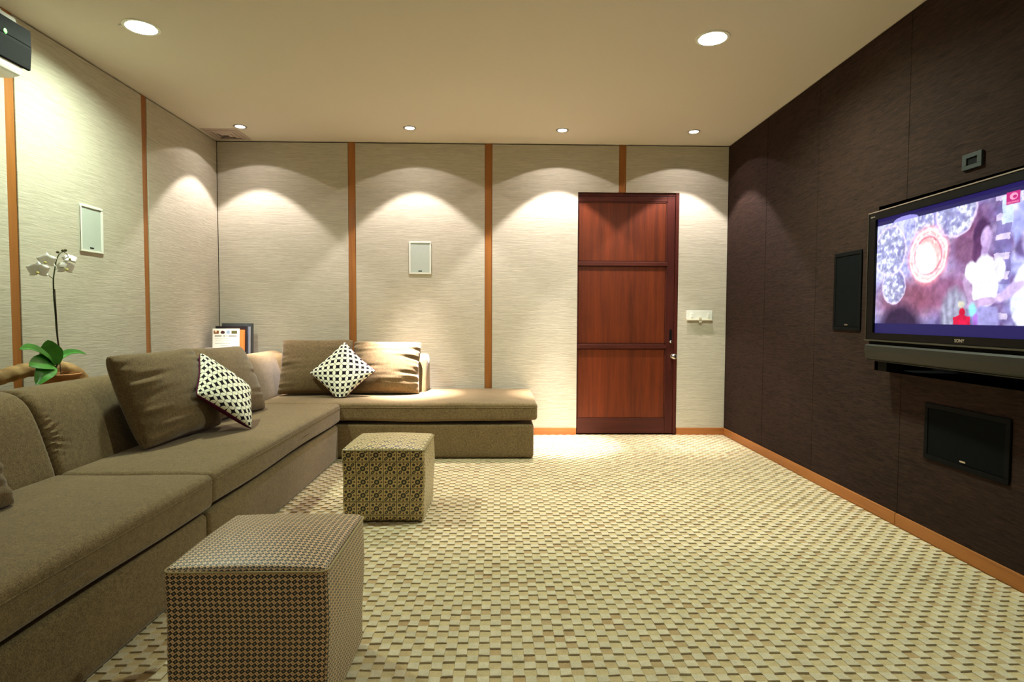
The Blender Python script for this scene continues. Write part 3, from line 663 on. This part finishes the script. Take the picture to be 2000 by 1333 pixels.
def cushion(name, label, center, right, up, wdt, hgt, thick, front, back, group, wr=1.0, seed=0, pinch=.06, sag=0.0, piping=None):
    g = np.random.RandomState(seed); ph = g.uniform(0, 6.28, 12)
    c = Vector(center); r = Vector(right).normalized(); u = Vector(up); u = (u-r*u.dot(r)).normalized(); n = r.cross(u)
    t = empty(name, c-u*hgt*.5); tag(t, label, 'cushion', group)
    N_ = 64
    def mk(side):
        def fn(a, b):
            U, V = 2*a-1, 2*b-1
            U = math.copysign(1-(1-abs(U))**1.35, U); V = math.copysign(1-(1-abs(V))**1.35, V)
            x = wdt/2*U*(1-pinch*(1-V*V)*abs(U)**2); y = hgt/2*V*(1-pinch*(1-U*U)*abs(V)**2)
            h = max(0., (1-U*U)*(1-V*V))**.36; cr = abs(U*V)**6; x *= 1-.035*cr; y *= 1-.045*cr
            z = thick/2*h
            if side > 0 and wr:
                for k_, (e, sgn, al) in enumerate(((1-U, 1, V), (1+U, -1, V))):   # gathers from the side seams
                    wv = math.sin(al*19+ph[k_]+2*math.sin(al*4+ph[k_+2])+e*2.2)+.6*math.sin(al*33+ph[k_+4]-e*3); z *= 1+wr*.26*math.exp(-e/(.21+.12*math.sin(al*7+ph[k_+3])))*wv*(1-.6*al*al)
                z += wr*.007*math.exp(-(1+V)/.22)*math.sin(U*11+ph[6])*h**.5
            y -= sag*(1-U*U)*(1 if V > 0 else 0)*V
            q = c+r*x+u*y+n*(z*side)
            if q.z < .446: q.z = .441+(.005 if side > 0 else 0)          # pressed flat where it rests on the seat
            return tuple(q)
        gr = MB().grid(fn, N_, N_)
        uv = [((2*i/N_-1)*wdt/2, (2*j/N_-1)*hgt/2) for j in range(N_+1) for i in range(N_+1)]
        return gr, uv
    gf, uv = mk(1); fo = uv_mesh('front_cover', gf.v, gf.f, uv, front, t)
    gb, uv = mk(-1); uv_mesh('back_cover', gb.v, [q[::-1] for q in gb.f], uv, back, t)
    edge = [gf.v[i] for i in range(N_)]+[gf.v[i*(N_+1)+N_] for i in range(N_)]+[gf.v[N_*(N_+1)+N_-i] for i in range(N_)]+[gf.v[(N_-i)*(N_+1)] for i in range(N_)]
    edge.append(edge[0]); MB().tube(edge, .0028, 6, False).build('seam', piping or back, t, smooth=True)
    return t
cb = M_['cushion']; G1, G2 = 'large brown scatter cushions', 'small patterned scatter cushions'
cushion('scatter_cushion', 'large brown cushion leaning on the left backrest behind a patterned one', (-1.700, 3.01, .662), (.10, 1, .01), (-.40, .06, 1), .62, .48, .22, cb, cb, G1, seed=3)
cushion('scatter_cushion', 'brown cushion half hidden behind the left patterned cushion', (-1.715, 3.65, .655), (.16, 1, -.02), (-.42, .05, 1), .60, .47, .19, cb, cb, G1, seed=5, wr=.4)
cushion('scatter_cushion', 'brown cushion in the corner left of the upright patterned cushion', (-1.490, 4.735, .655), (1, .03, .0), (.03, .38, 1), .58, .47, .20, cb, cb, G1, seed=8, wr=.5)
cushion('scatter_cushion', 'brightly lit brown cushion beside the open chaise', (-.928, 4.775, .645), (1, .04, -.01), (-.02, .42, 1), .565, .46, .23, cb, cb, G1, seed=11, wr=.9)
cushion('scatter_cushion', 'brown cushion cut off by the left edge of the picture', (-1.70, 1.655, .64), (.02, 1, 0), (-.40, 0, 1), .58, .46, .16, cb, cb, G1, seed=14)
d2 = .5**.5
def diamond(label, center, r, u, size, seed):
    r = Vector(r).normalized(); u = Vector(u); u = (u-r*u.dot(r)).normalized()
    cushion('patterned_cushion', label, center, (r+u)*d2, (u-r)*d2, size, size, .11, M_['kawung'], M_['purple'], G2, wr=.35, seed=seed, pinch=.09)
diamond('black and white patterned cushion tilted on the left sofa seat', (-1.522, 3.240, .651), (.10, .97, -.05), (-.60, -.20, .80), .375, 2)
diamond('black and white patterned cushion standing on its corner by the far wall', (-1.232, 4.575, .628), (1, .02, .03), (.03, .42, .9), .375, 4)

# ------------------------------------------------------------------ ottomans
def ott_small():
    M = Mat('small_diamond_batik', .5, .5, sheen=.22); M.b.inputs['Sheen Tint'].default_value = (1, .95, .7, 1); M.b.inputs['Coat Weight'].default_value = .12; M.b.inputs['Coat Roughness'].default_value = .45; x, y, z = M.xyz(M.coord('UV'))
    a = .0152; p = (x*(1/a)+.25).frac()-.5; q = (y*(1/(a*.96))+.3).frac()-.5
    w1 = M.noise((7, 7, 7), 1, 3); m_ = (p-.28*q).abs()+q.abs()
    dark = m_ < .53; hole = m_ < .14; dot = (1-m_) < .11
    col = M.mix(dark, M.mix(w1, S(214, 168, 124), S(234, 202, 156)), S(28, 21, 22)); col = M.mix(hole, col, S(176, 158, 124)); col = M.mix(dot, col, S(92, 52, 34))
    M.color(col); M.bump(m_, .15, .001); return M.m
def ott_flower():
    M = Mat('flower_grid_batik', .5, .5, sheen=.15); M.b.inputs['Sheen Tint'].default_value = (1, .95, .7, 1); M.b.inputs['Coat Weight'].default_value = .4; M.b.inputs['Coat Roughness'].default_value = .4; x, y, z = M.xyz(M.coord('UV'))
    a = .0700; p = (x*(1/a)).frac()-.5; q = (y*(1/a)+.55).frac()-.5
    d = (p*p+q*q).sqrt(); ring = (d < .20)*(d > .07); core = d < .03
    A = (p+q)*d2; B = (q-p)*d2
    la = (A.abs()-.385)*(1/.165); lb = B*(1/.105); leaf = (la*la+lb*lb).sqrt(); leafm = (leaf < 1)*((leaf > .40).max(lb.abs() > .2))
    da = (B.abs()-.385); dot = ((da*da+A*A).sqrt()) < .110
    e1 = p.abs()-.345; e2 = q.abs()-.345; sd = ((e1*e1+q*q).sqrt() < .072).max((e2*e2+p*p).sqrt() < .072)
    ln = ((q.abs() > .440)*(q.abs() < .478)).max(p.abs() > .474)
    dk = ring.max(core).max(leafm).max(dot).max(ln)
    base_ = M.mix(M.noise((9, 9, 9), 1, 2), S(190, 164, 104), S(214, 192, 130))
    col = M.mix(dk, base_, S(28, 20, 14)); col = M.mix(sd, col, S(86, 46, 24)); M.color(col); return M.m
def ottoman(label, cx, cy, wx, wy, h, mat, pipe, rot, top_rot, seed):
    t = empty('ottoman', (cx, cy, 0)); tag(t, label, 'ottoman', 'cube ottomans on the carpet')
    g = np.random.RandomState(seed); ph = g.uniform(0, 6, 4)
    def sh(p):
        u, v, w_ = p.x/(wx/2), p.y/(wy/2), p.z/h
        if w_ > .9: p.z += .020*(1-u**2)*(1-v**2)-.004*(abs(u*v))**2
        f = 1-.030*(1-w_)+.010*math.sin(w_*3.1)
        p.x *= f; p.y *= f
        p.x += .002*math.sin(w_*9+ph[0]); p.y += .002*math.sin(w_*8+u*3+ph[1]); return p
    vs, fs, uv = rounded_box(wx, wy, h-.012, .016, 18, uvrot=top_rot, shape=sh)
    R = Matrix.Rotation(rot, 3, 'Z')
    tr = lambda p: tuple(R@Vector(p)+Vector((cx, cy, .012)))
    side = [f for f in fs if not all(vs[i][2] > h-.024 for i in f)]; topf = [f for f in fs if all(vs[i][2] > h-.024 for i in f)]
    uv_mesh('body', [tr(p) for p in vs], side, uv, mat, t); uv_mesh('padded_top', [tr(p) for p in vs], topf, uv, mat, t)
    for oo in t.children:
        bm = bmesh.new(); bm.from_mesh(oo.data); bmesh.ops.delete(bm, geom=[v for v in bm.verts if not v.link_faces], context='VERTS'); bm.to_mesh(oo.data); bm.free()
    pth = []; rr = .02; hx, hy = wx/2*1.0, wy/2*1.0
    for px, py, a0 in ((hx-rr, hy-rr, 0), (-hx+rr, hy-rr, 90), (-hx+rr, -hy+rr, 180), (hx-rr, -hy+rr, 270)):
        for a in range(0, 91, 15): pth.append(tr((px+rr*math.cos(math.radians(a0+a)), py+rr*math.sin(math.radians(a0+a)), h-.024)))
    pth.append(pth[0]); MB().tube(pth, .0032, 6, False).build('piping', pipe, t, smooth=True)
    for sx in (-1, 1):
        for sy in (-1, 1): q = tr((sx*(wx/2-.06), sy*(wy/2-.06), -.012)); box('glide_foot', M_['black'], t, q[0]-.02, q[0]+.02, q[1]-.02, q[1]+.02, .004, .016)
    return t
pipe1 = plain('tan_piping', S(170, 150, 106), .6, .3); pipe2 = plain('olive_piping', S(120, 104, 62), .6, .3)
ottoman('near cube ottoman in tiny brown diamond print', -.640, 1.655, .412, .41, .432, ott_small(), pipe1, 0, False, 1)
ottoman('far cube ottoman in yellow and black flower grid print', -.588, 3.152, .424, .415, .392, ott_flower(), pipe2, -.015, True, 2)

# ------------------------------------------------------------------ plant stand, orchid
MR = Mat('leaf_wrapped_rattan', .75, .25); x, y, z = MR.xyz(MR.coord())
st = ((y*55+x*40+z*70+MR.noise((14, 14, 14), 1, 3)*6).sin()*.5+.5); nz = MR.noise((60, 9, 60), 1, 3)
MR.color(MR.mix((st*.5+nz*.5).clamp(), S(120, 90, 52), S(196, 160, 108))); MR.bump(st, .6, .004); M_['rattan'] = MR.m
ps = empty('plant_stand', (-2.30, 2.7, 0)); tag(ps, 'rattan plant stand with a thick wrapped arched rail behind the sofa', 'plant stand')
pth = []
ctrl = [(-2.345, 3.31, .58), (-2.345, 3.306, .68), (-2.345, 3.276, .733), (-2.345, 3.212, .768), (-2.345, 3.113, .793), (-2.345, 3.003, .795), (-2.345, 2.899, .794), (-2.340, 2.802, .781), (-2.33, 2.70, .769), (-2.31, 2.58, .760), (-2.28, 2.45, .770), (-2.27, 2.28, .735), (-2.26, 2.16, .68), (-2.26, 2.12, .58)]
for i in range(len(ctrl)-1):
    for q in range(5):
        f = q/5; pth.append(Vector(ctrl[i])*(1-f)+Vector(ctrl[i+1])*f)
pth.append(Vector(ctrl[-1]))
for _ in range(3): pth = [pth[0]]+[(pth[i-1]+pth[i]*2+pth[i+1])/4 for i in range(1, len(pth)-1)]+[pth[-1]]
MB().tube(pth, [.036+.0010*math.sin(i*1.7)+.0012*math.sin(i*4.1) for i in range(len(pth))], 14).build('arched_rail', M_['rattan'], ps, smooth=True)
box('tray', M_['rattan'], ps, -2.40, -2.15, 2.08, 3.34, .605, .632, .006)
for x in (-2.375, -2.175):
    for y in (2.13, 3.28): MB().tube([(x, y, .0), (x, y, .3), (x, y, .610)], .02, 10).build('leg', M_['rattan'], ps, smooth=True)
oc = empty('potted_orchid', (-2.235, 2.985, .632)); tag(oc, 'white orchid in a clay bowl on the stand behind the sofa', 'plant')
pc = (-2.235, 2.985, .6325)
pot = MB().lathe([(.045, 0), (.050, .004), (.072, .06), (.085, .118), (.093, .124), (.094, .136), (.088, .140), (.083, .132), (.080, .112), (.02, .110)], 28, pc).build('clay_bowl', plain('terracotta', S(176, 118, 66), .7, .3, nz=.15), oc, smooth=True)
MB().lathe([(.0815, .118), (.06, .124), (.03, .130), (.002, .132)], 20, pc, cap=False).build('soil', plain('dark_soil', S(30, 22, 14), .95, .1, nz=.3), pot, smooth=True)
OX = -2.235
LEAFM = Mat('glossy_orchid_leaf', .32, .5); lx = LEAFM.noise((14, 14, 14), 1, 3); LEAFM.color(LEAFM.mix(lx, S(26, 92, 22), S(84, 166, 56))); LEAFM = LEAFM.m
STEM = plain('dark_green_stem', S(44, 60, 26), .5, .3); STAKE = plain('purple_brown_stake', S(70, 44, 44), .6, .3)
def smoothpath(pts, k=6, it=3):
    P = []
    for i in range(len(pts)-1): P += [Vector(pts[i])*(1-q/k)+Vector(pts[i+1])*(q/k) for q in range(k)]
    P.append(Vector(pts[-1]))
    for _ in range(it): P = [P[0]]+[(P[i-1]+P[i]*2+P[i+1])/4 for i in range(1, len(P)-1)]+[P[-1]]
    return P
sp_ = smoothpath([(-2.235, 2.954, 0.790), (-2.235, 2.972, 0.819), (-2.235, 2.987, 0.844), (-2.235, 2.991, 0.875), (-2.235, 2.980, 0.940), (-2.235, 2.973, 1.005), (-2.235, 2.969, 1.083), (-2.235, 2.962, 1.160), (-2.235, 2.962, 1.249), (-2.235, 2.973, 1.296), (-2.235, 2.985, 1.346), (-2.235, 3.004, 1.376), (-2.235, 3.028, 1.392), (-2.235, 3.057, 1.398)])
MB().tube([(-2.235, 2.952, .72), (-2.235, 2.954, .79)], .009, 8).build('crown', plain('pale_green_crown', S(120, 140, 70), .6, .3), oc, smooth=True)
MB().tube(sp_, [.0048-.0028*i/len(sp_) for i in range(len(sp_))], 8).build('stem', STEM, oc, smooth=True)
MB().tube([(-2.225, 2.985, .72), (-2.227, 2.974, 0.876), (-2.229, 2.962, 1.198)], .002, 6).build('stake', STAKE, oc, smooth=True)
def leaf(pts, width, nrm, fold=.25):
    P = smoothpath(pts, 6, 3); n = Vector(nrm).normalized(); L = len(P)
    b = MB(); vs = []; W = 6
    for i, p in enumerate(P):
        t = (P[min(i+1, L-1)]-P[max(i-1, 0)]).normalized(); s_ = t.cross(n).normalized(); nn = s_.cross(t)
        f = i/(L-1); wd = width*(math.sin(math.pi*min(1, f*.88+.12))**.65)*(1 if f < .97 else .5)
        for k in range(W+1):
            q = k/W*2-1; vs.append(p+s_*q*wd/2+nn*(abs(q)*wd*fold))
    nv = len(vs); vs += [v-Vector(nrm).normalized()*.0022 for v in vs]
    fs = [(i*(W+1)+k, i*(W+1)+k+1, (i+1)*(W+1)+k+1, (i+1)*(W+1)+k) for i in range(L-1) for k in range(W)]
    fs += [tuple(q+nv for q in f[::-1]) for f in fs]
    rim = [k for k in range(W+1)]+[i*(W+1)+W for i in range(1, L)]+[(L-1)*(W+1)+k for k in range(W-1, -1, -1)]+[i*(W+1) for i in range(L-2, 0, -1)]
    fs += [(rim[i], rim[i-1], rim[i-1]+nv, rim[i]+nv) for i in range(len(rim))]
    return b.add(vs, fs).build('leaf', LEAFM, oc, smooth=True)
leaf([(-2.235, 2.946, 0.815), (-2.215, 2.881, 0.859), (-2.195, 2.794, 0.899), (-2.185, 2.729, 0.917), (-2.180, 2.676, 0.911)], .050, (.75, -.30, .65))
leaf([(-2.245, 2.959, 0.815), (-2.245, 2.947, 0.865), (-2.240, 2.928, 0.899), (-2.235, 2.915, 0.945)], .100, (.80, -.60, .05), .10)
leaf([(-2.245, 2.966, 0.815), (-2.255, 3.021, 0.854), (-2.245, 3.065, 0.873), (-2.235, 3.117, 0.872), (-2.225, 3.167, 0.858)], .036, (.6, -.45, .75))
leaf([(-2.225, 2.929, 0.815), (-2.195, 2.854, 0.836), (-2.175, 2.773, 0.840), (-2.165, 2.709, 0.832)], .085, (.85, -.25, .50), .12)
leaf([(-2.215, 2.920, 0.815), (-2.185, 2.844, 0.812), (-2.160, 2.776, 0.788), (-2.158, 2.738, 0.742)], .085, (.90, -.30, .40), .12)
PET = Mat('white_orchid_petal', .6, .3); PET.color(S(252, 251, 244)); PET.b.inputs['Subsurface Weight'].default_value = .35; PET.b.inputs['Subsurface Radius'].default_value = (.01, .01, .008); PET = PET.m
LIP = plain('yellow_green_lip', S(214, 206, 120), .6, .3); BUD = plain('brown_bud', S(74, 66, 34), .6, .3)
def flower(cen, face, size, att, roll=0):
    c = Vector(cen); n = Vector(face).normalized(); a = Vector((0, 0, 1)); r = a.cross(n).normalized(); a = n.cross(r)
    fl = empty('flower', c); fl.parent = oc; fl.matrix_parent_inverse = oc.matrix_world.inverted()
    b0 = MB()
    for ang, ln, wd, dz in ((90, 1, .62, -.04), (215, .98, .55, -.05), (325, .98, .55, -.05), (20, 1.05, 1.0, .05), (160, 1.05, 1.0, .05)):
        q = math.radians(ang+roll); di = r*math.cos(q)+a*math.sin(q); si = n.cross(di); b = MB(); vs = []
        for i in range(9):
            f = i/8; w_ = size*wd*.5*math.sin(math.pi*min(1, .1+f*.93))**.55
            for k in range(7):
                g = k/6*2-1
                vs.append(c+di*size*ln*(f-.04)*(1-.1*g*g)+si*g*w_+n*(size*(dz+.28*f*(1-f)-.16*f*f-.12*g*g*f)))
        nv = len(vs); vs += [v-n*.0012 for v in vs]
        fs = [(i*7+k, i*7+k+1, (i+1)*7+k+1, (i+1)*7+k) for i in range(8) for k in range(6)]; fs += [tuple(x+nv for x in f[::-1]) for f in fs]
        b.add(vs, fs).build('petal', PET, fl, smooth=True)
    lp = MB().lathe([(.002, -.2*size), (.12*size, -.1*size), (.16*size, .05*size), (.06*size, .2*size), (.002, .24*size)], 10)
    lp.v = [tuple(c+r*x+a*(y*.7-size*.16)+n*(z+size*.14)) for x, y, z in lp.v]; lp.build('lip', LIP, fl, smooth=True)
    MB().tube(smoothpath([att, (Vector(att)+c)/2+Vector((0, 0, .008)), c-n*.004], 4, 2), .0016, 6).build('flower_stalk', STEM, fl, smooth=True)
flower((-2.205, 2.828, 1.280), (.45, -.85, -.15), .050, (-2.235, 2.962, 1.249)); flower((-2.215, 2.893, 1.332), (.25, -.9, .0), .046, (-2.235, 2.981, 1.323))
flower((-2.235, 3.050, 1.311), (.75, -.45, -.1), .046, (-2.235, 2.977, 1.297)); flower((-2.225, 3.063, 1.360), (.6, -.6, .45), .036, (-2.235, 3.039, 1.391))
for p in ((-2.235, 2.997, 1.386), (-2.235, 3.050, 1.402), (-2.235, 3.032, 1.398)):
    bd = MB().lathe([(.001, -.010), (.006, -.005), (.007, .002), (.001, .011)], 8); bd.v = [(p[0]+x, p[1]+z, p[2]+y) for x, y, z in bd.v]; bd.build('bud', BUD, oc, smooth=True)

# ------------------------------------------------------------------ corner table and magazines
ct = empty('corner_table', (-2.30, 4.95, 0)); tag(ct, 'small dark corner table under the magazines behind the sofa', 'table')
tm = M_['doorrail']
box('table_top', tm, ct, -2.458, -2.130, 4.70, 5.165, .665, .690, .004)
for x in (-2.445, -2.17):
    for y in (4.72, 5.12): box('leg', tm, ct, x, x+.03, y, y+.03, .0, .665)
def book(name, label, x0, x1, y, thick, h, mat, page, lean=.05, cover=None, rz=0.0):
    t = empty(name, ((x0+x1)/2, y, .690)); tag(t, label, 'book', 'magazines and books in the corner')
    def tr(x, d, z): return (x, y+d+z*lean+(x-x0)*rz, .691+z)
    def bx(b, a0, a1, d0, d1, z0, z1):
        return b.add([tr(x, d, z) for z in (z0, z1) for d in (d0, d1) for x in (a0, a1)], [(0, 2, 3, 1), (4, 5, 7, 6), (0, 1, 5, 4), (2, 6, 7, 3), (0, 4, 6, 2), (1, 3, 7, 5)])
    b = MB(); c = min(.002, thick*.25); bx(b, x0, x1, 0, c, 0, h); bx(b, x0, x1, thick-c, thick, 0, h); bx(b, x0, x0+c, 0, thick, 0, h); b.build('cover', mat, t)
    bx(MB(), x0+c, x1-.002, c, thick-c, .002, h-.002).build('pages', page, t)
    if cover: painted('front_print', 66, 90, lambda u, v: tr(x0+(x1-x0)*u, -.0006, h*v), cover, PRINT.m, t)
    return t
PRINT = Mat('printed_paper', .55, .3); PRINT.color(PRINT.attr())
page = plain('paper_pages', S(226, 220, 204), .8, .1)
def cover_white(u, v):
    img = np.ones(u.shape+(3,))*np.array(S(240, 238, 224)[:3])
    def put(m_, c): img[m_] = np.array(S(*c)[:3])
    sq = (v > .84) & (v < .935)
    put(sq & (u > .04) & (u < .24), (120, 70, 30)); put(sq & (u > .08) & (u < .16) & (v > .88), (230, 200, 160)); put(((u-.38)/.08)**2+((v-.885)/.05)**2 < 1, (66, 30, 34)); put(sq & (u > .52) & (u < .65), (150, 172, 200)); put(sq & (u > .70) & (u < .92), (92, 92, 50))
    tx_ = (v > .755) & (v < .790); wd = (((u*9.0) % 1) < .86)
    put(tx_ & (u > .08) & (u < .34), (150, 148, 140)); put(tx_ & (u > .40) & (u < .48), (165, 163, 155)); put(tx_ & (u > .52) & (u < .56), (170, 168, 160)); put(tx_ & (u > .60) & (u < .90), (150, 148, 140))
    for z, a, b in ((.69, .10, .86), (.62, .12, .80), (.54, .10, .66), (.47, .30, .60)): put((np.abs(v-z) < .008) & (u > a) & (u < b), (190, 190, 180))
    put((v > .38) & (v < .43) & (u > .5) & (u < .72), (206, 150, 200)); put((v > .37) & (v < .45) & (u > .74) & (u < .82), (100, 160, 190))
    put(((u-.72)/.16)**2+((v-.31)/.04)**2 < 1, (196, 40, 34)); put(((u-.76)/.18)**2+((v-.23)/.04)**2 < 1, (60, 20, 24)); put(((u-.72)/.13)**2+((v-.22)/.022)**2 < 1, (220, 120, 120))
    return img
book('magazine', 'white magazine with small colour pictures along its top edge', -2.402, -2.180, 4.893, .008, .268, plain('white_cover', S(238, 236, 224), .5, .3), page, .06, cover_white)
book('magazine', 'low white booklet in front of the standing magazines', -2.448, -2.24, 4.858, .006, .110, plain('pale_pink_cover', S(236, 222, 224), .5, .3), page, .06)
book('book', 'orange spined book just behind the white magazine', -2.375, -2.152, 4.915, .022, .258, plain('orange_cover', S(226, 128, 60), .5, .3), plain('orange_edge', S(232, 150, 80), .6, .2), .06)
book('book', 'black covered book behind the orange one', -2.405, -2.144, 4.950, .025, .288, plain('black_cover', S(24, 22, 26), .5, .3), plain('grey_edge', S(70, 70, 78), .6, .2), .05)
book('book', 'blue grey folder behind the black book', -2.39, -2.134, 4.988, .022, .284, plain('blue_grey_cover', S(112, 120, 136), .5, .3), page, .05)
book('book', 'tall dark grey folder standing at the back of the pile', -2.385, -2.128, 5.022, .035, .312, plain('charcoal_cover', S(62, 66, 66), .5, .3, nz=.2), plain('charcoal_edge', S(80, 84, 84), .6, .2), .04)
bpy.context.view_layer.update()
